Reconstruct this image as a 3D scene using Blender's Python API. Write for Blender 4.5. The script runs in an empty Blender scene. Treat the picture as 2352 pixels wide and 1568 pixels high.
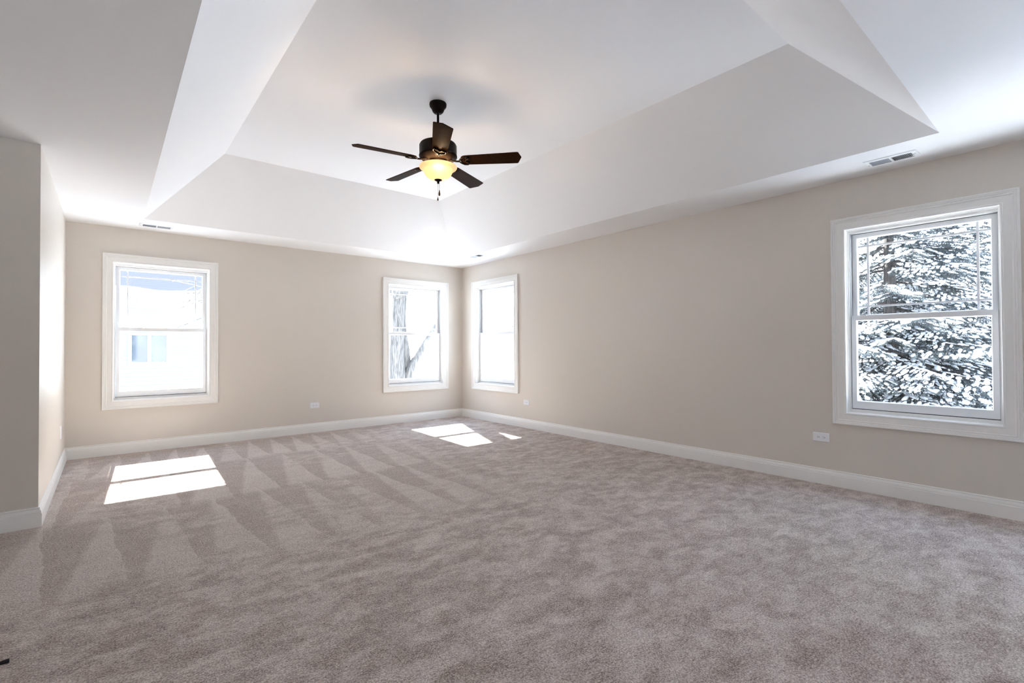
import bpy, bmesh, math, random
import numpy as np
from mathutils import Vector, Matrix

SC = bpy.context.scene
COL = SC.collection
rad = math.radians

# ------------------------------------------------------------------ camera
CAM = Vector((-4.5007, -6.7258, 1.1237))
YAW, PITCH, ROLL = 0.6924, 0.0124, -0.0047
cam_d = bpy.data.cameras.new('camera')
cam = bpy.data.objects.new('camera', cam_d)
COL.objects.link(cam)
fw = Vector((math.sin(YAW), math.cos(YAW), 0)); rt = Vector((math.cos(YAW), -math.sin(YAW), 0)); zz = Vector((0, 0, 1))
F = fw * math.cos(PITCH) + zz * math.sin(PITCH); U = zz * math.cos(PITCH) - fw * math.sin(PITCH)
R_ = rt * math.cos(ROLL) + U * math.sin(ROLL); U_ = U * math.cos(ROLL) - rt * math.sin(ROLL)
M = Matrix((R_, U_, -F)).transposed().to_4x4(); M.translation = CAM
cam.matrix_world = M
cam_d.sensor_fit = 'HORIZONTAL'; cam_d.sensor_width = 36.0
cam_d.lens = 1117.647 / 2352 * 36.0
cam_d.clip_start = 0.02; cam_d.clip_end = 300
SC.camera = cam

# ------------------------------------------------------------------ sky, sun, exposure
SKY_STRENGTH = 2.0
SUN_STRENGTH = 16.0
EXPOSURE = 2.04
w = bpy.data.worlds.new('winter_sky'); SC.world = w; w.use_nodes = True
nt = w.node_tree; nt.nodes.clear()
tc = nt.nodes.new('ShaderNodeTexCoord'); sep = nt.nodes.new('ShaderNodeSeparateXYZ')
ramp = nt.nodes.new('ShaderNodeValToRGB'); bg = nt.nodes.new('ShaderNodeBackground'); out = nt.nodes.new('ShaderNodeOutputWorld')
nt.links.new(tc.outputs['Generated'], sep.inputs[0]); nt.links.new(sep.outputs['Z'], ramp.inputs[0])
ramp.color_ramp.elements[0].position = 0.0; ramp.color_ramp.elements[0].color = (0.93, 0.96, 1.0, 1)
ramp.color_ramp.elements[1].position = 0.8; ramp.color_ramp.elements[1].color = (0.42, 0.60, 0.95, 1)
nt.links.new(ramp.outputs[0], bg.inputs[0]); nt.links.new(bg.outputs[0], out.inputs[0])
bg.inputs[1].default_value = SKY_STRENGTH
sun_d = bpy.data.lights.new('sun', 'SUN'); sun = bpy.data.objects.new('sun', sun_d); COL.objects.link(sun)
sun_d.energy = SUN_STRENGTH; sun_d.angle = rad(0.53); sun_d.color = (1.0, 0.975, 0.945)
sun.location = (0, 20, 20)
sun.rotation_euler = Vector((-0.055, -1.12, -1.0)).to_track_quat('-Z', 'Y').to_euler()
SC.view_settings.view_transform = 'Standard'; SC.view_settings.look = 'None'
SC.view_settings.gamma = 1.0; SC.view_settings.use_curve_mapping = False
SC.view_settings.exposure = EXPOSURE
cy = SC.cycles
cy.max_bounces = 16; cy.diffuse_bounces = 10; cy.glossy_bounces = 4; cy.transparent_max_bounces = 16; cy.transmission_bounces = 6
cy.caustics_reflective = False; cy.caustics_refractive = False
cy.use_denoising = True
cy.sample_clamp_indirect = 12.0

# ------------------------------------------------------------------ materials
def new_mat(name):
    m = bpy.data.materials.new(name); m.use_nodes = True
    n = m.node_tree.nodes; return m, n, m.node_tree.links, n['Principled BSDF']

def paint(name, col, rough=0.5, spec=0.5, var=0.02, scale=40, bump=0.0, metal=0.0, coat=0.0):
    """a plain painted / moulded surface with a faint procedural mottling"""
    m, n, l, b = new_mat(name)
    t = n.new('ShaderNodeTexCoord'); ns = n.new('ShaderNodeTexNoise'); ns.inputs['Scale'].default_value = scale
    l.new(t.outputs['Object'], ns.inputs['Vector'])
    mx = n.new('ShaderNodeMix'); mx.data_type = 'RGBA'
    l.new(ns.outputs['Fac'], mx.inputs[0])
    mx.inputs[6].default_value = (*[c * (1 - var) for c in col], 1); mx.inputs[7].default_value = (*[min(1, c * (1 + var)) for c in col], 1)
    l.new(mx.outputs[2], b.inputs['Base Color'])
    b.inputs['Roughness'].default_value = rough; b.inputs['Specular IOR Level'].default_value = spec; b.inputs['Metallic'].default_value = metal
    b.inputs['Coat Weight'].default_value = coat
    if bump:
        bp = n.new('ShaderNodeBump'); bp.inputs['Strength'].default_value = bump; bp.inputs['Distance'].default_value = 0.002
        l.new(ns.outputs['Fac'], bp.inputs['Height']); l.new(bp.outputs[0], b.inputs['Normal'])
    return m

M_WALL = paint('greige_wall_paint', (0.665, 0.615, 0.56), 0.40, 0.5, 0.012, 220, 0.05)
M_CEIL = paint('white_ceiling_paint', (0.83, 0.83, 0.835), 0.7, 0.3, 0.008, 200, 0.04)
M_TRIM = paint('white_trim_enamel', (0.82, 0.81, 0.79), 0.32, 0.5, 0.01, 20)
M_SASH = paint('white_vinyl_sash', (0.80, 0.81, 0.82), 0.35, 0.5, 0.01, 20)
M_TRACK = paint('shade_grey_jamb_track', (0.42, 0.43, 0.44), 0.5, 0.4, 0.03, 20)  # grey stands in for the shade on the jamb tracks
M_GASKET = paint('dark_weatherstrip', (0.05, 0.05, 0.05), 0.7, 0.3, 0.1, 60)
M_PLATE = paint('white_outlet_plastic', (0.80, 0.81, 0.84), 0.3, 0.5, 0.01, 60)
M_SLOT = paint('dark_slot', (0.03, 0.03, 0.03), 0.6, 0.3, 0.1, 60)
M_VENT = paint('white_vent_enamel', (0.82, 0.83, 0.84), 0.4, 0.5, 0.01, 30)
M_LOUVER = paint('grey_vent_louver', (0.33, 0.35, 0.38), 0.45, 0.5, 0.03, 30)
M_BRONZE = paint('oil_rubbed_bronze', (0.008, 0.005, 0.0035), 0.36, 0.05, 0.25, 25, 0, 0.0)
M_CHAIN = paint('brass_chain', (0.35, 0.30, 0.24), 0.35, 0.5, 0.1, 60, 0, 0.8)
M_PENDANT = paint('dark_walnut_pendant', (0.10, 0.040, 0.018), 0.35, 0.5, 0.3, 60)
M_SNOW = paint('snow', (0.86, 0.88, 0.92), 0.8, 0.2, 0.03, 6, 0.2)
M_BLACK = paint('black_rubber', (0.006, 0.005, 0.007), 0.5, 0.4, 0.2, 60)
M_HTRIM = paint('house_white_trim', (0.82, 0.83, 0.84), 0.5, 0.4, 0.02, 10)
M_HPANE = paint('house_window_glass', (0.055, 0.068, 0.082), 0.06, 0.5, 0.5, 3.0)

def wood_blade():
    m, n, l, b = new_mat('dark_walnut_blade')
    t = n.new('ShaderNodeTexCoord'); mp = n.new('ShaderNodeMapping'); mp.inputs['Scale'].default_value = (2.5, 40, 40)
    ns = n.new('ShaderNodeTexNoise'); ns.inputs['Scale'].default_value = 3; ns.inputs['Detail'].default_value = 6
    cr = n.new('ShaderNodeValToRGB')
    cr.color_ramp.elements[0].position = 0.3; cr.color_ramp.elements[0].color = (0.018, 0.0058, 0.0013, 1)
    cr.color_ramp.elements[1].position = 0.75; cr.color_ramp.elements[1].color = (0.038, 0.0125, 0.0028, 1)
    l.new(t.outputs['Object'], mp.inputs[0]); l.new(mp.outputs[0], ns.inputs['Vector']); l.new(ns.outputs['Fac'], cr.inputs[0])
    l.new(cr.outputs[0], b.inputs['Base Color']); b.inputs['Roughness'].default_value = 0.42; b.inputs['Specular IOR Level'].default_value = 0.005
    return m
M_BLADE = wood_blade()

def glass_mat():
    m = bpy.data.materials.new('window_glass'); m.use_nodes = True
    n = m.node_tree.nodes; l = m.node_tree.links; n.clear()
    o = n.new('ShaderNodeOutputMaterial'); mx = n.new('ShaderNodeMixShader'); tr = n.new('ShaderNodeBsdfTransparent'); gl = n.new('ShaderNodeBsdfGlossy')
    lw = n.new('ShaderNodeLayerWeight'); lw.inputs[0].default_value = 0.5
    pw = n.new('ShaderNodeMath'); pw.operation = 'POWER'; pw.inputs[1].default_value = 5.0; l.new(lw.outputs['Facing'], pw.inputs[0])
    fr = n.new('ShaderNodeMath'); fr.operation = 'MULTIPLY_ADD'; fr.inputs[1].default_value = 0.92; fr.inputs[2].default_value = 0.03; l.new(pw.outputs[0], fr.inputs[0])
    tr.inputs[0].default_value = (0.94, 0.965, 0.96, 1); gl.inputs['Roughness'].default_value = 0.0
    l.new(fr.outputs[0], mx.inputs[0]); l.new(tr.outputs[0], mx.inputs[1]); l.new(gl.outputs[0], mx.inputs[2]); l.new(mx.outputs[0], o.inputs[0])
    return m
M_GLASS = glass_mat()

def bowl_mat():
    """frosted alabaster glass, lit from within"""
    m, n, l, b = new_mat('frosted_bowl_glass')
    t = n.new('ShaderNodeTexCoord'); ns = n.new('ShaderNodeTexNoise'); ns.inputs['Scale'].default_value = 14; ns.inputs['Detail'].default_value = 3
    cr = n.new('ShaderNodeValToRGB')
    cr.color_ramp.elements[0].position = 0.3; cr.color_ramp.elements[0].color = (1.0, 0.74, 0.46, 1)
    cr.color_ramp.elements[1].position = 0.7; cr.color_ramp.elements[1].color = (1.0, 0.82, 0.58, 1)
    l.new(t.outputs['Object'], ns.inputs['Vector']); l.new(ns.outputs['Fac'], cr.inputs[0])
    b.inputs['Base Color'].default_value = (0.74, 0.62, 0.46, 1); b.inputs['Roughness'].default_value = 0.35
    l.new(cr.outputs[0], b.inputs['Emission Color']); b.inputs['Emission Strength'].default_value = 0.13
    tl = n.new('ShaderNodeBsdfTranslucent'); tl.inputs[0].default_value = (0.48, 0.385, 0.27, 1)
    mx = n.new('ShaderNodeMixShader'); mx.inputs[0].default_value = 0.55
    l.new(b.outputs[0], mx.inputs[1]); l.new(tl.outputs[0], mx.inputs[2]); l.new(mx.outputs[0], n['Material Output'].inputs[0])
    return m
M_BOWL = bowl_mat()

def carpet_mat():
    m, n, l, b = new_mat('taupe_carpet_pile')
    def math_(op, a, c=None, clamp=False):
        q = n.new('ShaderNodeMath'); q.operation = op; q.use_clamp = clamp
        for i, v in ((0, a), (1, c)):
            if v is None: continue
            if isinstance(v, (int, float)): q.inputs[i].default_value = v
            else: l.new(v, q.inputs[i])
        return q.outputs[0]
    def noise(scale, detail=2, rough=0.5, vec=None, dist=0.0):
        q = n.new('ShaderNodeTexNoise'); q.inputs['Scale'].default_value = scale; q.inputs['Detail'].default_value = detail
        q.inputs['Roughness'].default_value = rough; q.inputs['Distortion'].default_value = dist
        l.new(vec if vec else t.outputs['Object'], q.inputs['Vector']); return q.outputs['Fac']
    def rng(v, a, c, lo, hi):
        q = n.new('ShaderNodeMapRange'); q.interpolation_type = 'SMOOTHSTEP'; l.new(v, q.inputs[0])
        for i, x in enumerate((a, c, lo, hi)): q.inputs[i + 1].default_value = x
        return q.outputs[0]
    t = n.new('ShaderNodeTexCoord'); s = n.new('ShaderNodeSeparateXYZ'); l.new(t.outputs['Object'], s.inputs[0])
    X, Y = s.outputs['X'], s.outputs['Y']
    # vacuum strokes: rows of light wedges that widen away from the back wall
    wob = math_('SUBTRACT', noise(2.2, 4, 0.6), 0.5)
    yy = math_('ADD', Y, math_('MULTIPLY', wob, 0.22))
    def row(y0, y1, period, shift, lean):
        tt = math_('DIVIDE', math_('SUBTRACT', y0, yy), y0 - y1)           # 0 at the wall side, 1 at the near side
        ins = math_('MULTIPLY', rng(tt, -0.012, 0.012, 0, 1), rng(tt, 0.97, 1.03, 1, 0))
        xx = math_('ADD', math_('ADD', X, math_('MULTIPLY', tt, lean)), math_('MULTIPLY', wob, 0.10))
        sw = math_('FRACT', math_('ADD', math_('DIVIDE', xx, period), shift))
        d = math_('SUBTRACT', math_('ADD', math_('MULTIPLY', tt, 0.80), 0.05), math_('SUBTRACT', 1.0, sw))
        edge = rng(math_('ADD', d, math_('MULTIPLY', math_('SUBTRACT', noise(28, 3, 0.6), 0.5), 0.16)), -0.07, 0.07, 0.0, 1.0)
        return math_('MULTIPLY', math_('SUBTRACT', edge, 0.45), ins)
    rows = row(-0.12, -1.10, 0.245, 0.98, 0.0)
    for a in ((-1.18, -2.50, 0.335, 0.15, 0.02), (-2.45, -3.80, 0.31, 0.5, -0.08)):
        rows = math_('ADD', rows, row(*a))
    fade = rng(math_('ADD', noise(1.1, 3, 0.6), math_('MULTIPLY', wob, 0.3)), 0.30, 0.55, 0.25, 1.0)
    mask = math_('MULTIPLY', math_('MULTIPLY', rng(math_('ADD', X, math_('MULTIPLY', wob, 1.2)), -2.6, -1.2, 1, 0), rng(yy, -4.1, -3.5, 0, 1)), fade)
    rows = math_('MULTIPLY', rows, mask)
    # trodden, brushed patches
    mp = n.new('ShaderNodeMapping'); mp.inputs['Rotation'].default_value = (0, 0, rad(38)); mp.inputs['Scale'].default_value = (1.0, 1.9, 1)
    l.new(t.outputs['Object'], mp.inputs[0])
    p1 = rng(noise(4.2, 8, 0.68, mp.outputs[0], 0.5), 0.36, 0.66, -0.5, 0.5)
    p2 = rng(noise(13, 6, 0.75), 0.33, 0.67, -0.5, 0.5)
    inv = math_('SUBTRACT', 1.0, math_('MULTIPLY', mask, 0.75))
    patch = math_('MULTIPLY', math_('ADD', math_('MULTIPLY', p1, 0.55), math_('MULTIPLY', p2, 0.42)), inv)
    # tufts
    g1 = rng(noise(150, 2, 0.7), 0.34, 0.66, -0.5, 0.5); g2 = rng(noise(55, 4, 0.75, mp.outputs[0]), 0.32, 0.68, -0.5, 0.5)
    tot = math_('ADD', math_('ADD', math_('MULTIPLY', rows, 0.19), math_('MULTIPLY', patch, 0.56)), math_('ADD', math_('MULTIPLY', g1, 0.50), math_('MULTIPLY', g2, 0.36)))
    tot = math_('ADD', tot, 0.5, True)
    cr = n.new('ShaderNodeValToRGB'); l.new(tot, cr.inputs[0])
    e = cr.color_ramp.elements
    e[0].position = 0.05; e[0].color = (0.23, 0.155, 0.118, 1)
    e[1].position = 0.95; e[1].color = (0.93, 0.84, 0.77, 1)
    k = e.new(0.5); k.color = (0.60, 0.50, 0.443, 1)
    l.new(cr.outputs[0], b.inputs['Base Color'])
    b.inputs['Roughness'].default_value = 0.95; b.inputs['Specular IOR Level'].default_value = 0.1
    b.inputs['Sheen Weight'].default_value = 0.25; b.inputs['Sheen Roughness'].default_value = 0.5
    bp = n.new('ShaderNodeBump'); bp.inputs['Strength'].default_value = 0.7; bp.inputs['Distance'].default_value = 0.006
    l.new(math_('ADD', g1, math_('MULTIPLY', g2, 0.6)), bp.inputs['Height']); l.new(bp.outputs[0], b.inputs['Normal'])
    return m
M_CARPET = carpet_mat()

def bark_mat(name, c0, c1, scale):
    m, n, l, b = new_mat(name)
    t = n.new('ShaderNodeTexCoord'); mp = n.new('ShaderNodeMapping'); mp.inputs['Scale'].default_value = (1, 1, 0.14)
    ns = n.new('ShaderNodeTexNoise'); ns.inputs['Scale'].default_value = scale; ns.inputs['Detail'].default_value = 6; ns.inputs['Roughness'].default_value = 0.65
    cr = n.new('ShaderNodeValToRGB'); cr.color_ramp.elements[0].position = 0.38; cr.color_ramp.elements[0].color = (*c0, 1)
    cr.color_ramp.elements[1].position = 0.62; cr.color_ramp.elements[1].color = (*c1, 1)
    l.new(t.outputs['Object'], mp.inputs[0]); l.new(mp.outputs[0], ns.inputs['Vector']); l.new(ns.outputs['Fac'], cr.inputs[0]); l.new(cr.outputs[0], b.inputs['Base Color'])
    b.inputs['Roughness'].default_value = 0.9
    bp = n.new('ShaderNodeBump'); bp.inputs['Strength'].default_value = 1.0; bp.inputs['Distance'].default_value = 0.03
    l.new(ns.outputs['Fac'], bp.inputs['Height']); l.new(bp.outputs[0], b.inputs['Normal'])
    return m
M_BARK = bark_mat('grey_furrowed_bark', (0.038, 0.036, 0.034), (0.135, 0.127, 0.12), 34)
M_SBARK = bark_mat('spruce_bark', (0.03, 0.026, 0.024), (0.09, 0.08, 0.075), 30)
def needles_mat():
    m, n, l, b = new_mat('spruce_needles')
    t = n.new('ShaderNodeTexCoord'); ns = n.new('ShaderNodeTexNoise'); ns.inputs['Scale'].default_value = 5; ns.inputs['Detail'].default_value = 4
    cr = n.new('ShaderNodeValToRGB'); cr.color_ramp.elements[0].position = 0.35; cr.color_ramp.elements[0].color = (0.034, 0.046, 0.049, 1)
    cr.color_ramp.elements[1].position = 0.7; cr.color_ramp.elements[1].color = (0.090, 0.107, 0.105, 1)
    l.new(t.outputs['Object'], ns.inputs['Vector']); l.new(ns.outputs['Fac'], cr.inputs[0]); l.new(cr.outputs[0], b.inputs['Base Color'])
    b.inputs['Roughness'].default_value = 0.6
    return m
M_NEEDLE = needles_mat()
def lined(name, c, step, depth, col2=None):
    """courses (lap siding / shingles) as horizontal lines"""
    m, n, l, b = new_mat(name)
    t = n.new('ShaderNodeTexCoord'); s = n.new('ShaderNodeSeparateXYZ'); l.new(t.outputs['Object'], s.inputs[0])
    q = n.new('ShaderNodeMath'); q.operation = 'DIVIDE'; q.inputs[1].default_value = step; l.new(s.outputs['Z'], q.inputs[0])
    f = n.new('ShaderNodeMath'); f.operation = 'FRACT'; l.new(q.outputs[0], f.inputs[0])
    cr = n.new('ShaderNodeValToRGB'); cr.color_ramp.elements[0].position = 0.0; cr.color_ramp.elements[0].color = (*(col2 or [x * 0.8 for x in c]), 1)
    cr.color_ramp.elements[1].position = 0.12; cr.color_ramp.elements[1].color = (*c, 1)
    l.new(f.outputs[0], cr.inputs[0]); l.new(cr.outputs[0], b.inputs['Base Color']); b.inputs['Roughness'].default_value = 1.0; b.inputs['Specular IOR Level'].default_value = 0.0
    bp = n.new('ShaderNodeBump'); bp.inputs['Distance'].default_value = depth; l.new(f.outputs[0], bp.inputs['Height']); l.new(bp.outputs[0], b.inputs['Normal'])
    return m
M_SIDING = lined('pale_blue_lap_siding', (0.160, 0.190, 0.200), 0.11, 0.01)
M_SHINGLE = lined('blue_grey_shingles', (0.090, 0.090, 0.118), 0.07, 0.01, (0.055, 0.055, 0.08))

# ------------------------------------------------------------------ mesh helpers
class MB:
    def __init__(s): s.v = []; s.f = []; s.sm = []
    def add(s, v, f, smooth=False):
        o = len(s.v); s.v += [tuple(p) for p in v]; s.f += [tuple(i + o for i in q) for q in f]; s.sm += [smooth] * len(f); return s
    def box(s, x0, x1, y0, y1, z0, z1):
        v = [(x, y, z) for x in (x0, x1) for y in (y0, y1) for z in (z0, z1)]
        return s.add(v, [(0, 1, 3, 2), (4, 6, 7, 5), (0, 4, 5, 1), (2, 3, 7, 6), (0, 2, 6, 4), (1, 5, 7, 3)])
    def lathe(s, prof, n=48, c=(0, 0, 0), smooth=True, close=False):
        v = []; f = []
        for r, z in prof:
            for i in range(n):
                a = 2 * math.pi * i / n; v.append((c[0] + r * math.cos(a), c[1] + r * math.sin(a), c[2] + z))
        for j in range(len(prof) - 1):
            for i in range(n):
                k = (i + 1) % n; f.append((j * n + i, j * n + k, (j + 1) * n + k, (j + 1) * n + i))
        return s.add(v, f, smooth)
    def tube(s, pts, rads, n=8, smooth=True, cap=True):
        pts = [Vector(p) for p in pts]
        if isinstance(rads, (int, float)): rads = [rads] * len(pts)
        v = []; f = []; ref = Vector((0.13, 0.31, 0.94)).normalized()
        for i, p in enumerate(pts):
            d = (pts[min(i + 1, len(pts) - 1)] - pts[max(i - 1, 0)]).normalized()
            a = d.cross(ref)
            if a.length < 0.2: a = d.cross(Vector((1, 0, 0)))
            a.normalize(); b = d.cross(a)
            for k in range(n):
                t = 2 * math.pi * k / n; v.append(p + (a * math.cos(t) + b * math.sin(t)) * rads[i])
        for i in range(len(pts) - 1):
            for k in range(n):
                k2 = (k + 1) % n; f.append((i * n + k, i * n + k2, (i + 1) * n + k2, (i + 1) * n + k))
        if cap: f += [tuple(range(n - 1, -1, -1)), tuple((len(pts) - 1) * n + k for k in range(n))]
        return s.add(v, f, smooth)
    def prism(s, poly, z0, z1):
        n = len(poly); v = [(x, y, z0) for x, y in poly] + [(x, y, z1) for x, y in poly]
        return s.add(v, [tuple(range(n - 1, -1, -1)), tuple(range(n, 2 * n))] + [(i, (i + 1) % n, n + (i + 1) % n, n + i) for i in range(n)])
    def xf(s, fn): s.v = [tuple(fn(*p)) for p in s.v]; return s
    def build(s, name, mat, parent=None, recalc=True, bevel=0.0):
        me = bpy.data.meshes.new(name); me.from_pydata(s.v, [], s.f); me.polygons.foreach_set('use_smooth', s.sm)
        if recalc:
            bm = bmesh.new(); bm.from_mesh(me); bmesh.ops.recalc_face_normals(bm, faces=bm.faces); bm.to_mesh(me); bm.free()
        me.materials.append(mat); me.update()
        o = bpy.data.objects.new(name, me); COL.objects.link(o)
        if parent: o.parent = parent
        if bevel:
            b = o.modifiers.new('bevel', 'BEVEL'); b.width = bevel; b.segments = 2; b.limit_method = 'ANGLE'
        return o

def thing(name, label, cat, loc=(0, 0, 0), rz=0.0, group=None):
    o = bpy.data.objects.new(name, None); COL.objects.link(o); o.empty_display_size = 0.1
    o.location = loc; o.rotation_euler = (0, 0, rz); o['label'] = label; o['category'] = cat
    if group: o['group'] = group
    return o
def tag(o, label, cat, group=None):
    o['label'] = label; o['category'] = cat
    if group: o['group'] = group
    return o
def struct(o, label=None):
    o['kind'] = 'structure'
    if label: o['label'] = label
    return o
def back(a, z, t): return (a, -t, z)       # wall coordinates: along, up, out into the room
def right(a, z, t): return (-t, a, z)
def far_left(a, z, t): return (XF + t, a, z)
WALLFN = {'b': back, 'r': right, 'l': far_left}

def frame_ring(mb, rect, prof, fn):
    """a mitred rectangular frame: prof = closed loop of (outward offset, t)"""
    a0, a1, z0, z1 = rect; v = []; f = []; m = len(prof)
    for wv, t in prof:
        v += [fn(a0 - wv, z0 - wv, t), fn(a1 + wv, z0 - wv, t), fn(a1 + wv, z1 + wv, t), fn(a0 - wv, z1 + wv, t)]
    for j in range(m):
        j2 = (j + 1) % m
        for k in range(4):
            k2 = (k + 1) % 4; f.append((j * 4 + k, j * 4 + k2, j2 * 4 + k2, j2 * 4 + k))
    return mb.add(v, f)
def wbox(mb, a0, a1, z0, z1, t0, t1, fn):
    v = [fn(a, z, t) for a in (a0, a1) for z in (z0, z1) for t in (t0, t1)]
    return mb.add(v, [(0, 1, 3, 2), (4, 6, 7, 5), (0, 4, 5, 1), (2, 3, 7, 6), (0, 2, 6, 4), (1, 5, 7, 3)])

# ------------------------------------------------------------------ room
H = 2.44; XL = -4.84; YP = -2.407; XF = -7.2; YF = -9.2; WT = 0.16
CW = 0.09                                                   # casing width
WIN = {1: ('b', -4.553 + CW, -3.493 - CW, 0.484 + CW, 2.149 - CW), 2: ('b', -1.396 + CW, -0.2725 - CW, 0.469 + CW, 2.169 - CW),
       3: ('r', -1.454 + CW, -0.3094 - CW, 0.469 + CW, 2.169 - CW), 4: ('r', -6.415 + CW, -5.356 - CW, 0.505 + CW, 2.135 - CW)}
# two unseen windows added behind the camera to brighten floor and ceiling, one further along the right wall and one across from it
WIN.update({5: ('r', -8.75, -6.85, 0.57, 2.06), 6: ('l', -8.9, -8.25, 0.57, 2.06)})
HOLE = 0.03

def wall_with_holes(name, lo, hi, holes, fn):
    """solid wall slab with rectangular window openings"""
    xs = sorted({lo, hi, *[h for q in holes for h in q[:2]]}); zs = sorted({0.0, H, *[h for q in holes for h in q[2:]]})
    mb = MB()
    idx = {}
    solid = lambda i, j: 0 <= i < len(xs) - 1 and 0 <= j < len(zs) - 1 and not any(q[0] <= xs[i] + 1e-6 and xs[i + 1] <= q[1] + 1e-6 and q[2] <= zs[j] + 1e-6 and zs[j + 1] <= q[3] + 1e-6 for q in holes)
    def vid(i, j, k):
        if (i, j, k) not in idx:
            idx[(i, j, k)] = len(mb.v); mb.v.append(fn(xs[i], zs[j], -WT * k))
        return idx[(i, j, k)]
    for i in range(len(xs) - 1):
        for j in range(len(zs) - 1):
            if not solid(i, j): continue
            fs = [[vid(i, j, 0), vid(i + 1, j, 0), vid(i + 1, j + 1, 0), vid(i, j + 1, 0)], [vid(i, j, 1), vid(i, j + 1, 1), vid(i + 1, j + 1, 1), vid(i + 1, j, 1)]]
            for di, dj, e in ((-1, 0, ((0, 0), (0, 1))), (1, 0, ((1, 0), (1, 1))), (0, -1, ((0, 0), (1, 0))), (0, 1, ((0, 1), (1, 1)))):
                if not solid(i + di, j + dj):
                    (p, q) = e; fs.append([vid(i + p[0], j + p[1], 0), vid(i + q[0], j + q[1], 0), vid(i + q[0], j + q[1], 1), vid(i + p[0], j + p[1], 1)])
            for q in fs: mb.f.append(tuple(q)); mb.sm.append(False)
    return struct(mb.build(name, M_WALL))

hole = lambda k: (WIN[k][1] - HOLE, WIN[k][2] + HOLE, WIN[k][3] - HOLE, WIN[k][4] + HOLE)
wall_with_holes('wall_back', XL - 0.12, WT, [hole(1), hole(2)], back)
wall_with_holes('wall_right', YF, 0.0, [hole(3), hole(4), hole(5)], right)
struct(MB().box(XL - 0.12, XL, YP, 0.0, 0, H).build('wall_left', M_WALL))
struct(MB().box(XF, XL - 0.12, YP, YP + 0.12, 0, H).build('wall_alcove', M_WALL))
wall_with_holes('wall_far_left', YF, YP + 0.12, [hole(6)], far_left)
struct(MB().box(XF - 0.12, WT, YF - 0.12, YF, 0, H).build('wall_front', M_WALL))

mb = MB(); N = 96                                           # carpeted floor
mb.box(XF - 0.12, WT, YF - 0.12, WT, -0.25, 0.0)
struct(mb.build('floor', M_CARPET), 'wall-to-wall taupe carpet with vacuum tracks')

# tray ceiling: flat border, four sloped sides, raised top
T = (-4.234, -0.548, -6.113, -0.571); UU = (-3.6176, -1.1526, -5.479, -1.2069); UZ = 3.063
def ring_pts(x0, x1, y0, y1, z): return [(x0, y0, z), (x1, y0, z), (x1, y1, z), (x0, y1, z)]
o_ = (XF - 0.12, WT, YF - 0.12, WT)
v = ring_pts(*o_, H) + ring_pts(*T, H) + ring_pts(*UU, UZ) + ring_pts(*o_, UZ + 0.2)
f = []
for a in (0, 4):
    for k in range(4):
        k2 = (k + 1) % 4; f.append((a + k, a + k2, a + 4 + k2, a + 4 + k))
f.append((8, 9, 10, 11)); f.append((12, 13, 14, 15))
for k in range(4): f.append((k, (k + 1) % 4, 12 + (k + 1) % 4, 12 + k))
struct(MB().add(v, f).build('ceiling', M_CEIL), 'white tray ceiling with sloped sides')

# baseboards: moulded profile swept along each wall
BP = [(0, 0), (.018, 0), (.018, .084), (.0165, .0865), (.0145, .0875), (.0145, .0900), (.0155, .0915), (.0140, .100), (.0105, .108), (.0085, .1115), (.0060, .1125), (.0060, .1150), (.0085, .1165), (.0095, .1195), (.0080, .1225), (.0040, .1245), (0, .125)]
def baseboard(name, p0, p1, nrm, m0, m1):
    p0 = Vector(p0); p1 = Vector(p1); nrm = Vector(nrm); t = (p1 - p0).normalized(); v = []; n = len(BP)
    for d, z in BP:
        v += [p0 + nrm * d + t * (m0 * d) + Vector((0, 0, z)), p1 + nrm * d + t * (m1 * d) + Vector((0, 0, z))]
    f = [(2 * j, 2 * j + 1, 2 * ((j + 1) % n) + 1, 2 * ((j + 1) % n)) for j in range(n)]
    f += [tuple(2 * j for j in range(n)), tuple(2 * j + 1 for j in range(n - 1, -1, -1))]
    return struct(MB().add(v, f).build(name, M_TRIM))
baseboard('baseboard_back', (XL, 0, 0), (0, 0, 0), (0, -1, 0), 1, -1)
baseboard('baseboard_right', (0, 0, 0), (0, YF, 0), (-1, 0, 0), 1, -1)
baseboard('baseboard_left', (XL, YP, 0), (XL, 0, 0), (1, 0, 0), -1, -1)
baseboard('baseboard_alcove', (XF, YP, 0), (XL, YP, 0), (0, -1, 0), 1, 1)
baseboard('baseboard_far_left', (XF, YF, 0), (XF, YP, 0), (1, 0, 0), 1, -1)
baseboard('baseboard_front', (0, YF, 0), (XF, YF, 0), (0, 1, 0), 1, -1)

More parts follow.
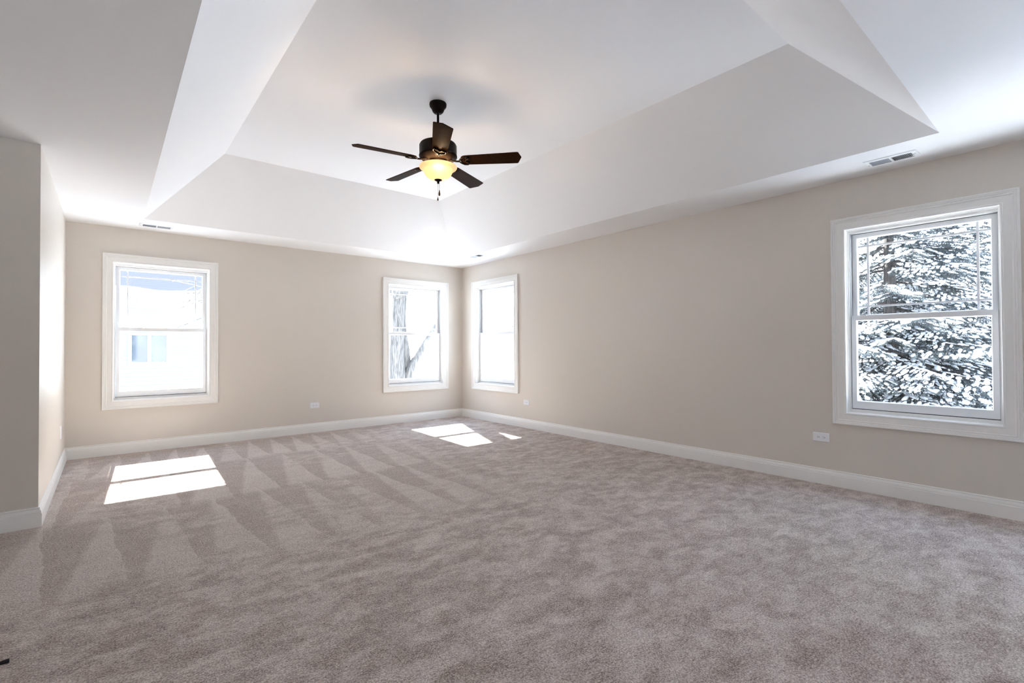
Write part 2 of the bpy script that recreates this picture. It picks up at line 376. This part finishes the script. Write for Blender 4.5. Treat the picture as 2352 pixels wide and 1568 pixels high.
# ------------------------------------------------------------------ double-hung windows
CAS = [(-.004, 0), (-.004, .013), (-.001, .0165), (.004, .0185), (.009, .0175), (.011, .0145), (.013, .0140), (.052, .0150), (.054, .0175), (.057, .0200), (.062, .0205), (.064, .0185), (.066, .0185), (.069, .0225), (.073, .0240), (.075, .0215), (.077, .0215), (.079, .0260), (.088, .0265), (.090, .0250), (.090, 0)]
def window(k):
    side, a0, a1, z0, z1 = WIN[k]; fn = WALLFN[side]
    e = bpy.data.objects.new('window_%d' % k, None); COL.objects.link(e); e['kind'] = 'structure'
    R = (a0, a1, z0, z1)
    frame_ring(MB(), R, CAS, fn).build('casing', M_TRIM, e)
    # jamb: plain reveal, small stop, then the frame the sashes slide in
    J = [(.028, 0), (.0, 0), (.0, -.030), (-.006, -.034), (-.006, -.048), (-.014, -.048), (-.014, -.058), (-.018, -.058), (-.018, -.165), (.028, -.165)]
    frame_ring(MB(), R, J, fn).build('jamb', M_TRIM, e)
    # sliding tracks on both sides, their shade painted in as grey, and the dark weatherstrip around the sashes
    g = MB()
    for s, a in ((1, a0), (-1, a1)): wbox(g, a + s * .018, a + s * .0205, z0 + .018, z1 - .018, -.060, -.150, fn)
    g.build('track', M_TRACK, e)
    wbox(wbox(MB(), a0 + .018, a1 - .018, z0 + .028, z0 + .0335, -.072, -.092, fn), a0 + .018, a1 - .018, z1 - .0315, z1 - .028, -.110, -.128, fn).build('weatherstrip', M_GASKET, e)
    sill = MB(); v = [fn(a, z, t) for a in (a0 - .0, a1 + .0) for z, t in ((z0 - .03, -.15), (z0 + .018, -.15), (z0 - .005, -.215), (z0 - .03, -.215))]
    sill.add(v, [(0, 1, 2, 3), (4, 7, 6, 5), (0, 4, 5, 1), (1, 5, 6, 2), (2, 6, 7, 3), (3, 7, 4, 0)]).build('sill', M_SASH, e)
    s0, s1 = a0 + .023, a1 - .023; ST = .031
    wbox(wbox(MB(), a0 + .016, a1 - .016, z0 + .016, z0 + .0285, -.056, -.160, fn), a0 + .016, a1 - .016, z1 - .0285, z1 - .016, -.056, -.160, fn).build('liner', M_TRIM, e)
    zb = z0 + .034; zm0, zm1 = 1.326, 1.362; zt = z1 - .032
    g0, g1 = s0 + ST, s1 - ST
    def sash(name, zlo, zhi, glo, ghi, t0, t1, dz):
        m = MB()
        for q in ((s0, g0, zlo, zhi), (g1, s1, zlo, zhi), (g0, g1, zlo, glo), (g0, g1, ghi, zhi)): wbox(m, *q, t0, t1, fn)
        frame_ring(m, (g0 + .005, g1 - .005, glo + .005, ghi - .005), [(.005, t0 - .004), (.0, t0 - .014), (.0, t1 + .008), (.005, t1)], fn)   # glazing bead
        o = m.build(name, M_SASH, e)
        wbox(MB(), g0, g1, glo, ghi, (t0 + t1) / 2 - .0015, (t0 + t1) / 2 + .0015, fn).build('pane', M_GLASS, o)
        return o, (t0 + t1) / 2
    lo, _ = sash('lower_sash', zb, zm1, zb + .058, zm0, -.062, -.098, 0)
    up, tg = sash('upper_sash', zm0 + .004, zt, zm1 + .004, zt - .032, -.101, -.137, 0)
    u0, u1 = zm1 + .004, zt - .032
    mu = MB()
    for a in (g0 + .070, g1 - .070): wbox(mu, a - .007, a + .007, u0, u1, tg - .0045, tg + .0045, fn)
    for z in (u0 + .070, u1 - .068): wbox(mu, g0, g1, z - .007, z + .007, tg - .0044, tg + .0044, fn)
    mu.build('muntin', M_SASH, up)
    for a in (s0 + .075, s1 - .075): wbox(MB(), a - .022, a + .022, zm1, zm1 + .007, -.066, -.094, fn).build('tilt_latch', M_SASH, lo)
    return e
for k in WIN: window(k)

# ------------------------------------------------------------------ outlets
def outlet(label, loc, rz, upright=False):
    """built facing -y, long side horizontal"""
    t = thing('wall_outlet', label, 'outlet', loc, rz, 'wall outlets above the baseboards')
    rot = (lambda a, y, z: (z, y, a)) if upright else (lambda a, y, z: (a, y, z))
    W2, H2 = .060, .0365
    m = MB(); v = [(-W2, 0, -H2), (W2, 0, -H2), (W2, 0, H2), (-W2, 0, H2), (-W2 + .004, -.006, -H2 + .004), (W2 - .004, -.006, -H2 + .004), (W2 - .004, -.006, H2 - .004), (-W2 + .004, -.006, H2 - .004)]
    m.add(v, [(3, 2, 1, 0), (4, 5, 6, 7)] + [(i, (i + 1) % 4, 4 + (i + 1) % 4, 4 + i) for i in range(4)]).xf(rot).build('cover_plate', M_PLATE, t)
    for c in (-.0195, .0195):
        m = MB(); p = []
        for i in range(24):
            a = 2 * math.pi * i / 24; p.append((c + max(-.0125, min(.0125, .0172 * math.cos(a))), .0172 * math.sin(a)))
        v = [(x, -.0055, z) for x, z in p] + [(x, -.0078, z) for x, z in p]; n = 24
        o = m.add(v, [tuple(range(n, 2 * n)), tuple(range(n - 1, -1, -1))] + [(i, (i + 1) % n, n + (i + 1) % n, n + i) for i in range(n)]).xf(rot).build('receptacle', M_PLATE, t)
        s = MB().box(c - .0065, c - .0035 + .004, -.0082, -.0076, .0045, .0068).box(c - .0060, c + .0005, -.0082, -.0076, -.0068, -.0045)
        s.add(*(lambda q: ([(c + .008 + .003 * math.cos(a), y, .003 * math.sin(a)) for y in (-.0076, -.0082) for a in q], [tuple(range(10)), tuple(range(19, 9, -1))] + [(i, (i + 1) % 10, 10 + (i + 1) % 10, 10 + i) for i in range(10)]))([2 * math.pi * i / 10 for i in range(10)]))
        s.xf(rot).build('slot', M_SLOT, o)
    m = MB(); m.lathe([(0, -.0002), (.0028, -.0002), (.0028, .001), (0, .0014)], 12); m.xf(lambda x, y, z: rot(x, -.0062 - z, y)).build('screw', M_PLATE, t)
    return t
outlet('white wall outlet low on the back wall, between its two windows', (-2.3687, 0, .3602), 0)
outlet('white wall outlet on the right wall, just right of the narrow corner window', (0, -1.6106, .3559), -math.pi / 2)
outlet('white wall outlet on the right wall, beside the big window with the snowy spruce view', (0, -5.2635, .3784), -math.pi / 2)
outlet('upright white wall outlet on the short left wall, seen nearly edge-on', (XL, -.55, .355), math.pi / 2, True)

# ------------------------------------------------------------------ ceiling registers
def vent(label, loc, rz):
    """long side along x, hangs from the ceiling at z=0"""
    t = thing('ceiling_vent', label, 'vent', loc, rz, 'ceiling registers')
    L, W2 = .150, .0825; l, w_ = .118, .050
    m = MB(); frame_ring(m, (-l, l, -w_, w_), [(0, -.001), (0, -.007), (.006, -.008), (.026, -.006), (.032, -.0005), (.032, 0), (.0, 0)], lambda a, z, tt: (a, z, tt))
    m.box(-.006, .006, -w_, w_, -.008, -.001); m.build('frame', M_VENT, t)
    MB().box(-l, l, -w_, w_, -.0012, -.0002).build('duct_shade_plate', M_SLOT, t)  # flat dark plate, painted for the shade inside the duct
    for c, s in ((-.062, 1), (.062, -1)):
        m = MB(); n = 15
        for i in range(n):
            x = c - .054 + .108 * i / (n - 1); d = .0034 * s
            m.add([(x - d, -w_, -.0075), (x + d, -w_, -.0015), (x + d, w_, -.0015), (x - d, w_, -.0075), (x - d + .001, -w_, -.0075), (x + d + .001, -w_, -.0015), (x + d + .001, w_, -.0015), (x - d + .001, w_, -.0075)],
                  [(0, 1, 2, 3), (7, 6, 5, 4), (0, 4, 5, 1), (3, 2, 6, 7), (0, 3, 7, 4), (1, 5, 6, 2)])
        m.build('louver_bank', M_LOUVER, t)
    MB().box(l + .001, l + .010, -.012, .012, -.014, -.006).build('damper_lever', M_VENT, t)
    for x in (-.134, .134):
        m = MB(); m.lathe([(0, -.0085), (.003, -.0085), (.0035, -.006), (0, -.006)], 10, (x, -.02 if x > 0 else .02, 0)); m.build('screw', M_LOUVER, t)
    return t
vent('white ceiling vent at far right, above the big spruce-view window', (-.262, -5.81, H), -math.pi / 2)
vent('white ceiling vent at far left, above the wide window facing the neighbouring house', (-4.108, -.305, H), 0)
vent('white ceiling vent in the far corner, above and between the corner windows', (-.440, -1.045, H), math.pi / 2)

# ------------------------------------------------------------------ ceiling fan
FX, FY = -2.494, -3.399
fan = thing('ceiling_fan', 'dark bronze five-blade ceiling fan with a lit frosted bowl light, hung from the tray ceiling', 'ceiling fan', (FX, FY, 0))
MB().lathe([(0, UZ), (.066, UZ), (.068, UZ - .010), (.066, UZ - .024), (.058, UZ - .036), (.051, UZ - .043), (.048, UZ - .054), (.042, UZ - .067), (.030, UZ - .079), (.016, UZ - .083), (0, UZ - .083)]).build('canopy', M_BRONZE, fan)
MB().lathe([(.0095, UZ - .075), (.0095, 2.775), (.022, 2.772), (.024, 2.745), (.0, 2.745)], 24).build('downrod', M_BRONZE, fan)
MB().lathe([(0, 2.752), (.030, 2.752), (.060, 2.746), (.120, 2.742), (.140, 2.735), (.147, 2.722), (.147, 2.648), (.150, 2.644), (.150, 2.636), (.143, 2.630), (.128, 2.617), (.100, 2.608), (.072, 2.605), (0, 2.605)], 64).build('motor_housing', M_BRONZE, fan)
MB().lathe([(.070, 2.606), (.072, 2.592), (.066, 2.580), (.060, 2.566), (0, 2.566)], 40).build('switch_housing', M_BRONZE, fan)
bowl = MB().lathe([(.138, 2.5600), (.1445, 2.5590), (.1470, 2.5545), (.1440, 2.5490), (.1330, 2.5420), (.1210, 2.5340), (.1130, 2.5240), (.1080, 2.5130), (.1010, 2.4980), (.0890, 2.4820), (.0700, 2.4680), (.0450, 2.4585), (.0180, 2.4540), (0.0, 2.4535)], 64).build('light_bowl', M_BOWL, fan, recalc=True)
sol = bowl.modifiers.new('thick', 'SOLIDIFY'); sol.thickness = 0.004; sol.offset = 0
MB().lathe([(0, 2.466), (.026, 2.464), (.031, 2.457), (.030, 2.452), (.018, 2.446), (.009, 2.440), (.008, 2.434), (.010, 2.430), (.007, 2.425), (0, 2.423)], 28).build('finial', M_BRONZE, fan)
for k in range(5):
    root = thing_p = None
    ang = rad(26 + 72 * k); pitch = rad(13)
    # local: x = out along the blade, y = counter-clockwise; the clockwise edge is the higher one
    r0, r1 = .190, .648
    outl = [(r0, -.040), (r0 + .012, -.052), (r0 + .03, -.058), (r1 - .012, -.070), (r1 - .004, -.066), (r1 + .016, -.004), (r1 - .014, .066), (r1 - .024, .070), (r0 + .03, .058), (r0 + .012, .052), (r0, .040), (r0 - .012, .0)]
    m = MB().prism(outl, -.003, .003)
    def place(x, y, z, a=ang, p=pitch):
        y2 = y * math.cos(p) + z * math.sin(p); z2 = -y * math.sin(p) + z * math.cos(p)
        return (x * math.cos(a) - y2 * math.sin(a), x * math.sin(a) + y2 * math.cos(a), 2.602 + z2)
    m.xf(place); bl = m.build('blade', M_BLADE, fan, bevel=.0015)
    # cast arm: neck from the motor, splitting into an open loop screwed under the blade root
    a = MB(); P0 = Vector((.085, 0, .022)); n = 10
    a.tube([(.085, 0, .006), (.110, 0, .002), (.132, 0, -.004), (.150, 0, -.008), (.172, 0, -.009)], [.0085, .008, .0075, .007, .007], 10)
    loop = [(.170, 0), (.182, .024), (.205, .046), (.232, .050), (.252, .036), (.246, .016), (.228, .010), (.222, 0)]
    loop = loop + [(x, -y) for x, y in reversed(loop[:-1])]
    a.tube([(x, y, -.0075) for x, y in loop], .0055, 8, cap=False)
    for x, y in ((.232, .030), (.232, -.030), (.212, .0)): a.lathe([(0, -.011), (.006, -.010), (.007, -.004), (.007, -.003)], 12, (x, y, 0))
    a.xf(place).build('blade_arm', M_BRONZE, bl)
cr_, sr_ = math.cos(YAW), -math.sin(YAW)
for i, (dx, ztop, zb, ln, rr) in enumerate(((.0045, 2.440, 2.372, .048, .0085), (-.0015, 2.428, 2.316, .030, .0065))):
    x, y = dx * 2 * cr_, dx * 2 * sr_
    m = MB(); nb = int((ztop - zb) / .0045)
    m.tube([(x, y, ztop), (x, y, zb)], .0010, 6)
    for j in range(nb): m.lathe([(.0004, -.0016), (.0017, -.0006), (.0017, .0006), (.0004, .0016)], 6, (x, y, zb + j * .0045 + .002))
    c = m.build('pull_chain', M_CHAIN, fan)
    MB().lathe([(0, 0), (.3 * rr, -.02 * ln), (.55 * rr, -.25 * ln), (rr, -.62 * ln), (.85 * rr, -.9 * ln), (0, -ln)], 16, (x, y, zb + .002)).build('pendant', M_PENDANT, c)
for i in range(2):
    ld = bpy.data.lights.new('fan_bulb', 'POINT'); lo = bpy.data.objects.new('fan_bulb', ld); COL.objects.link(lo); lo.parent = fan
    ld.energy = 1.6; ld.color = (1.0, 0.70, 0.42); ld.shadow_soft_size = .02
    a = YAW + (0.4 if i else 3.5); lo.location = (.085 * math.cos(a), .085 * math.sin(a), 2.540)

# ------------------------------------------------------------------ black cord end on the carpet, lower left
cord = thing('cord', 'black cord end lying on the carpet at the lower left edge of the photo', 'cord', (-4.80, -4.21, 0))
dirv = Vector((-1, -.06, 0)).normalized()
MB().tube([Vector((.030, 0, .0055)) + dirv * s for s in (.018, .05, .10, .2, .35)], [.0042, .0038, .0036, .0036, .0036], 10).build('cable', M_BLACK, cord)
MB().tube([Vector((.030, 0, .0075)) + dirv * s for s in (0, .004, .018, .034)], [.0065, .0075, .0065, .0045], 12).build('tip', M_BLACK, cord)

# ------------------------------------------------------------------ outdoors
GZ = -3.0
rng = random.Random(5)
gm = MB(); NG = 60; S = 60.0
for j in range(NG + 1):
    for i in range(NG + 1):
        x = -S + 2 * S * i / NG; y = -S + 2 * S * j / NG
        gm.v.append((x, y, GZ + .12 * math.sin(x * .37 + 1) * math.cos(y * .29) + .05 * math.sin(x * 1.1 + y * .7)))
for j in range(NG):
    for i in range(NG):
        a = j * (NG + 1) + i; gm.f.append((a, a + 1, a + NG + 2, a + NG + 1)); gm.sm.append(True)
struct(gm.build('snowy_ground', M_SNOW))

# neighbouring house beyond the left window
HX0, HX1, HY = -11.0, -1.6, 9.0
house = thing('neighbor_house', 'pale blue lap-sided house with snow on its eave, seen through the left window', 'house', (-6.3, HY, GZ))
hb = lambda m: m.xf(lambda x, y, z: (x + 6.3, y - HY, z - GZ))
hb(MB().box(HX0, HX1, HY, HY + 7, GZ - .3, 2.42)).build('siding_wall', M_SIDING, house)
def roof_pt(s, x, up): return (x, HY - .35 + s * .8944 - up * .447, 2.34 + s * .447 + up * .894)
m = MB(); v = [roof_pt(s, x, u) for x in (HX0 - .3, HX1 + .3) for s in (0, 4.6) for u in (0, .08)]
v = [roof_pt(0, HX0 - .3, 0), roof_pt(4.6, HX0 - .3, 0), roof_pt(4.6, HX0 - .3, .1), roof_pt(0, HX0 - .3, .1)]
v += [(HX1 + .3, p[1], p[2]) for p in v]
hb(m.add(v, [(0, 1, 2, 3), (7, 6, 5, 4), (0, 4, 5, 1), (1, 5, 6, 2), (2, 6, 7, 3), (3, 7, 4, 0)])).build('roof', M_SHINGLE, house)
m = MB(); NX = 90; rows_ = [(.0, .03), (-.05, .10), (-.02, .20), (.10, .26), (.30, .27), (.42, .20), (.46, .10)]
for i in range(NX + 1):
    x = HX0 - .3 + (HX1 - HX0 + .6) * i / NX; k = 1 + .10 * math.sin(x * 2.3) + .06 * math.sin(x * 6.1 + 1); k2 = 1 + .12 * math.sin(x * 3.1 + 2)
    for s, u in rows_: m.v.append(roof_pt(s * k2, x, .02 + u * k * .8))
nr = len(rows_)
for i in range(NX):
    for j in range(nr - 1): m.f.append((i * nr + j, i * nr + j + 1, (i + 1) * nr + j + 1, (i + 1) * nr + j)); m.sm.append(True)
hb(m).build('roof_snow', M_SNOW, house)
hb(MB().box(HX0 - .3, HX1 + .3, HY - .36, HY - .32, 2.22, 2.40).box(HX0 - .3, HX1 + .3, HY - .33, HY, 2.22, 2.25)).build('fascia', M_HTRIM, house)
def house_window(x0, x1, z0, z1):
    m = MB(); fnh = lambda a, z, t: (a, HY - t, z)
    frame_ring(m, (x0 + .06, x1 - .06, z0 + .06, z1 - .06), [(.06, 0), (.06, .03), (0, .03), (0, 0)], fnh)
    xm = (x0 + x1) / 2; wbox(m, xm - .035, xm + .035, z0 + .06, z1 - .06, 0, .03, fnh)
    fr = hb(m).build('window_frame', M_HTRIM, house)
    for a, b_ in ((x0 + .06, xm - .035), (xm + .035, x1 - .06)): hb(wbox(MB(), a, b_, z0 + .06, z1 - .06, .002, .010, fnh)).build('pane', M_HPANE, fr)
house_window(-4.11, -3.26, .73, 1.55)
house_window(-8.1, -7.0, .4, 1.55)

# bare tree outside the corner window: stout trunk, dark second stem, forked limb
tree = thing('bare_tree', 'stout bare tree with a forked trunk, seen through the corner window of the back wall', 'tree', (.9, 4.05, GZ))
bt = lambda m: m.xf(lambda x, y, z: (x - .9, y - 4.05, z - GZ))
def spline(P, n=8):
    P = [Vector(p) for p in P]; out = []
    for i in range(len(P) - 1):
        a = P[max(i - 1, 0)]; b = P[i]; c = P[i + 1]; d = P[min(i + 2, len(P) - 1)]
        for k in range(n):
            t = k / n; out.append(.5 * ((2 * b) + (c - a) * t + (2 * a - 5 * b + 4 * c - d) * t * t + (3 * b - a - 3 * c + d) * t ** 3))
    out.append(P[-1]); return out
def limb(P, r0, r1, n=14):
    pts = spline(P); L = len(pts); return bt(MB().tube(pts, [r0 + (r1 - r0) * (i / (L - 1)) ** .8 for i in range(L)], n))
limb([(.98, 4.05, GZ - .1), (.95, 4.05, -1.4), (.90, 4.05, -.2), (.84, 4.05, .8), (.83, 4.0, 1.6), (.89, 4.0, 2.6), (.92, 4.0, 4.2), (1.0, 4.0, 7.0)], .28, .08, 20).build('trunk', M_BARK, tree)
limb([(.98, 4.12, -.4), (1.10, 4.12, .4), (1.10, 4.14, 1.0), (1.03, 4.16, 1.6), (1.05, 4.18, 2.1), (1.16, 4.2, 2.6), (1.5, 4.3, 3.8), (1.9, 4.4, 6.0)], .16, .05).build('stem', M_BARK, tree)
limb([(1.02, 4.02, .1), (1.14, 3.98, .55), (1.36, 3.95, .95), (1.65, 3.9, 1.42), (2.1, 3.9, 2.1), (2.8, 3.9, 3.4)], .13, .05).build('branch', M_BARK, tree)
limb([(.90, 4.0, 2.35), (.58, 4.0, 3.0), (.22, 4.0, 3.6), (-.09, 4.0, 4.25), (-.32, 4.0, 4.85), (-.56, 4.0, 5.5), (-.88, 4.0, 6.4)], .19, .14).build('branch', M_BARK, tree)

# slim bare tree whose twigs reach into the view of the left window
t2 = thing('bare_tree', 'slim bare tree with snowy twigs reaching across the top of the left window view', 'tree', (-2.2, 5.2, GZ))
def twigs(P, r, depth, rg, wood, snow):
    pts = spline(P, 5); L = len(pts)
    wood.tube(pts, [r * (1 - .7 * i / (L - 1)) for i in range(L)], 6)
    snow.tube([p + Vector((0, 0, r * .7)) for p in pts], [r * .8 * (1 - .6 * i / (L - 1)) for i in range(L)], 6)
    if depth:
        for i in range(3, L - 1, 3):
            d = (pts[i] - pts[i - 1]).normalized(); q = Vector((rg.uniform(-.9, .9), rg.uniform(-.9, .9), rg.uniform(-.8, .6)))
            d2 = (d + q).normalized(); ln = (pts[-1] - pts[i]).length * rg.uniform(.5, .9) + .1
            twigs([pts[i], pts[i] + d2 * ln * .5 + Vector((rg.uniform(-.1, .1), 0, rg.uniform(-.1, .1))) * ln, pts[i] + d2 * ln + Vector((0, 0, -.12 * ln))], r * .45, depth - 1, rg, wood, snow)
wood = MB(); snow = MB(); rg = random.Random(11)
wood.tube(spline([(-2.2, 5.2, GZ - .1), (-2.22, 5.2, 0), (-2.15, 5.2, 2.0), (-2.2, 5.2, 3.6)]), [.09 - .05 * i / 24 for i in range(25)], 10)
for P in ([(-2.2, 5.2, 1.5), (-2.6, 5.1, 1.95), (-3.0, 5.0, 1.78), (-3.45, 5.0, 1.55)], [(-2.18, 5.2, 2.3), (-2.6, 5.2, 2.35), (-3.0, 5.2, 2.15), (-3.4, 5.2, 1.95)], [(-2.17, 5.2, 1.9), (-2.6, 5.3, 2.25), (-3.1, 5.3, 2.3), (-3.5, 5.3, 2.2)], [(-2.2, 5.2, 2.9), (-2.7, 5.1, 2.7), (-3.1, 5.1, 2.25), (-3.3, 5.1, 2.05)]):
    twigs(P, .022, 2, rg, wood, snow)
for m, nm, mt in ((wood, 'wood', M_BARK), (snow, 'snow_cover', M_SNOW)):
    m.xf(lambda x, y, z: (x + 2.2, y - 5.2, z - GZ)).build(nm, mt, t2, recalc=False)

# ---- snowy spruces
def np_mesh(name, V, T, mat, parent, smooth=False):
    me = bpy.data.meshes.new(name); nV, nT = len(V), len(T)
    me.vertices.add(nV); me.vertices.foreach_set('co', V.astype(np.float32).ravel())
    me.loops.add(nT * 3); me.loops.foreach_set('vertex_index', T.astype(np.int32).ravel())
    me.polygons.add(nT); me.polygons.foreach_set('loop_start', np.arange(0, nT * 3, 3, dtype=np.int32)); me.polygons.foreach_set('loop_total', np.full(nT, 3, dtype=np.int32))
    me.polygons.foreach_set('use_smooth', np.full(nT, smooth)); me.update(calc_edges=True); me.materials.append(mat)
    o = bpy.data.objects.new(name, me); COL.objects.link(o); o.parent = parent; return o
def ico():
    bm = bmesh.new(); bmesh.ops.create_icosphere(bm, subdivisions=2, radius=1.0)
    bm.verts.ensure_lookup_table(); V = np.array([v.co[:] for v in bm.verts]); T = np.array([[v.index for v in f_.verts] for f_ in bm.faces]); bm.free(); return V, T
ICO_V, ICO_T = ico()
def branch_template(rs, fine=True):
    """one drooping bough of unit length: needle tufts, wood and a snow load; x = outwards"""
    NV = []; SV = []; ST = []; so = 0; WD = MB()
    ax = lambda s: np.array([s, .04 * math.sin(s * 5), -.22 * s + .10 * s * s])
    WD.tube([ax(s) for s in np.linspace(0, 1, 7)], [.014 * (1 - s * .8) for s in np.linspace(0, 1, 7)], 5)
    for s in np.arange(.12, 1.0, .055):
        for sd in (-1, 1):
            ln = (.10 + .34 * (1 - s) * min(1, s * 3)) * rs.uniform(.75, 1.2); d = np.array([.62, sd * .75, -.28 + rs.uniform(-.12, .08)]); d /= np.linalg.norm(d); b0 = ax(s)
            WD.tube([b0, b0 + d * ln], [.005, .002], 3)
            k = max(3, int(ln / (.014 if fine else .024)))
            for q in np.linspace(.05, 1.05, k):
                p = b0 + d * ln * q + np.array([0, 0, -.10 * ln * q * q])
                for _ in range(5 if fine else 4):
                    dr = d * .9 + rs.normal(0, .62, 3); dr /= np.linalg.norm(dr); sdv = np.cross(dr, rs.normal(0, 1, 3)); sdv /= np.linalg.norm(sdv)
                    l_ = rs.uniform(.020, .042) * (1 if fine else 1.3); wn = .0034 if fine else .0048; NV += [p - sdv * wn, p + sdv * wn, p + dr * l_]
            for q in np.arange(.10, 1.05, .085 if fine else .16):
                if rs.random() < (.38 if fine else .36):
                    p = b0 + d * ln * q + np.array([rs.uniform(-.01, .01), rs.uniform(-.01, .01), .012 - .10 * ln * q * q]); r = rs.uniform(.006, .021) if fine else rs.uniform(.011, .030)
                    B_ = ICO_V * np.array([r * rs.uniform(1.3, 2.6), r * rs.uniform(.7, 1.1), r * .55]) * (1 + rs.normal(0, .09, (len(ICO_V), 1)))
                    e1 = d; e2 = np.array([-d[1], d[0], 0]); e2 = e2 / np.linalg.norm(e2); e3 = np.cross(e1, e2)
                    SV.append(B_[:, :1] * e1 + B_[:, 1:2] * e2 + B_[:, 2:] * e3 + p); ST.append(ICO_T + so); so += len(ICO_V)
    W = np.array([tuple(p) for p in WD.v]); WT_ = []
    for q in WD.f:
        for i in range(1, len(q) - 1): WT_.append((q[0], q[i], q[i + 1]))
    NV = np.array(NV)
    return (NV, np.arange(len(NV)).reshape(-1, 3)), (np.concatenate(SV), np.concatenate(ST)), (W, np.array(WT_))
RS = np.random.RandomState(3)
TPL = [branch_template(RS) for _ in range(4)]; TPL_COARSE = [branch_template(RS, False) for _ in range(3)]
def spruce(x, y, top, label, seed, rtrunk=.11, lmax=1.7, zlo=-2.2, step=.20, nb=6, gap=None, fine=True):
    rs = np.random.RandomState(seed)
    t = thing('spruce_tree', label, 'tree', (x, y, GZ), 0, 'snow-laden spruces beyond the windows')
    hgt = top - GZ
    MB().tube([(0, 0, -.1), (.02, 0, hgt * .3), (0, .03, hgt * .6), (0, 0, hgt)], [rtrunk * 1.35, rtrunk, rtrunk * .6, .01], 12).build('trunk', M_SBARK, t)
    acc = [[[], [], 0] for _ in range(3)]
    z = zlo
    while z < top - .15:
        L0 = min(lmax, .30 * (top - z) + .15)
        for k in range(nb):
            a = 2 * math.pi * (k + rs.uniform(-.3, .3)) / nb + z * 2.4; L = L0 * rs.uniform(.72, 1.12); tl = rs.uniform(-.12, .12) + .12 * (z - 1) / 5
            if gap and gap(z, a, rs): continue
            tp = TPL[rs.randint(4)] if fine and -1.0 < z < 4.2 else TPL_COARSE[rs.randint(3)]; c, s = math.cos(a), math.sin(a); flip = rs.choice((-1, 1)); zz_ = z + rs.uniform(-.08, .08) - GZ
            for ch in range(3):
                V, T_ = tp[ch]; V = V * np.array([L, L * flip * .95, L])
                if ch == 1: V = V * 1.0
                X = V[:, 0] * math.cos(tl) - V[:, 2] * math.sin(tl); Z = V[:, 0] * math.sin(tl) + V[:, 2] * math.cos(tl)
                P = np.stack([X * c - V[:, 1] * s, X * s + V[:, 1] * c, Z + zz_], 1)
                acc[ch][0].append(P); acc[ch][1].append(T_ + acc[ch][2]); acc[ch][2] += len(P)
        z += step * rs.uniform(.8, 1.2)
    for ch, (nm, mt) in enumerate((('needles', M_NEEDLE), ('snow_load', M_SNOW), ('boughs', M_SBARK))):
        np_mesh(nm, np.concatenate(acc[ch][0]), np.concatenate(acc[ch][1]), mt, t, ch == 1)
    return t
sparse = lambda z, a, rs: z > 1.55 and rs.random() < .35
spruce(5.1, -4.62, 8.0, 'near snow-laden spruce whose dark trunk shows in the big right-hand window', 1, .10, 1.75, step=.17, nb=7, gap=sparse)
spruce(10.2, -4.6, 9.0, 'farther snow-laden spruce standing behind the near one in the big right-hand window', 3, .13, 2.1, gap=sparse, fine=False)
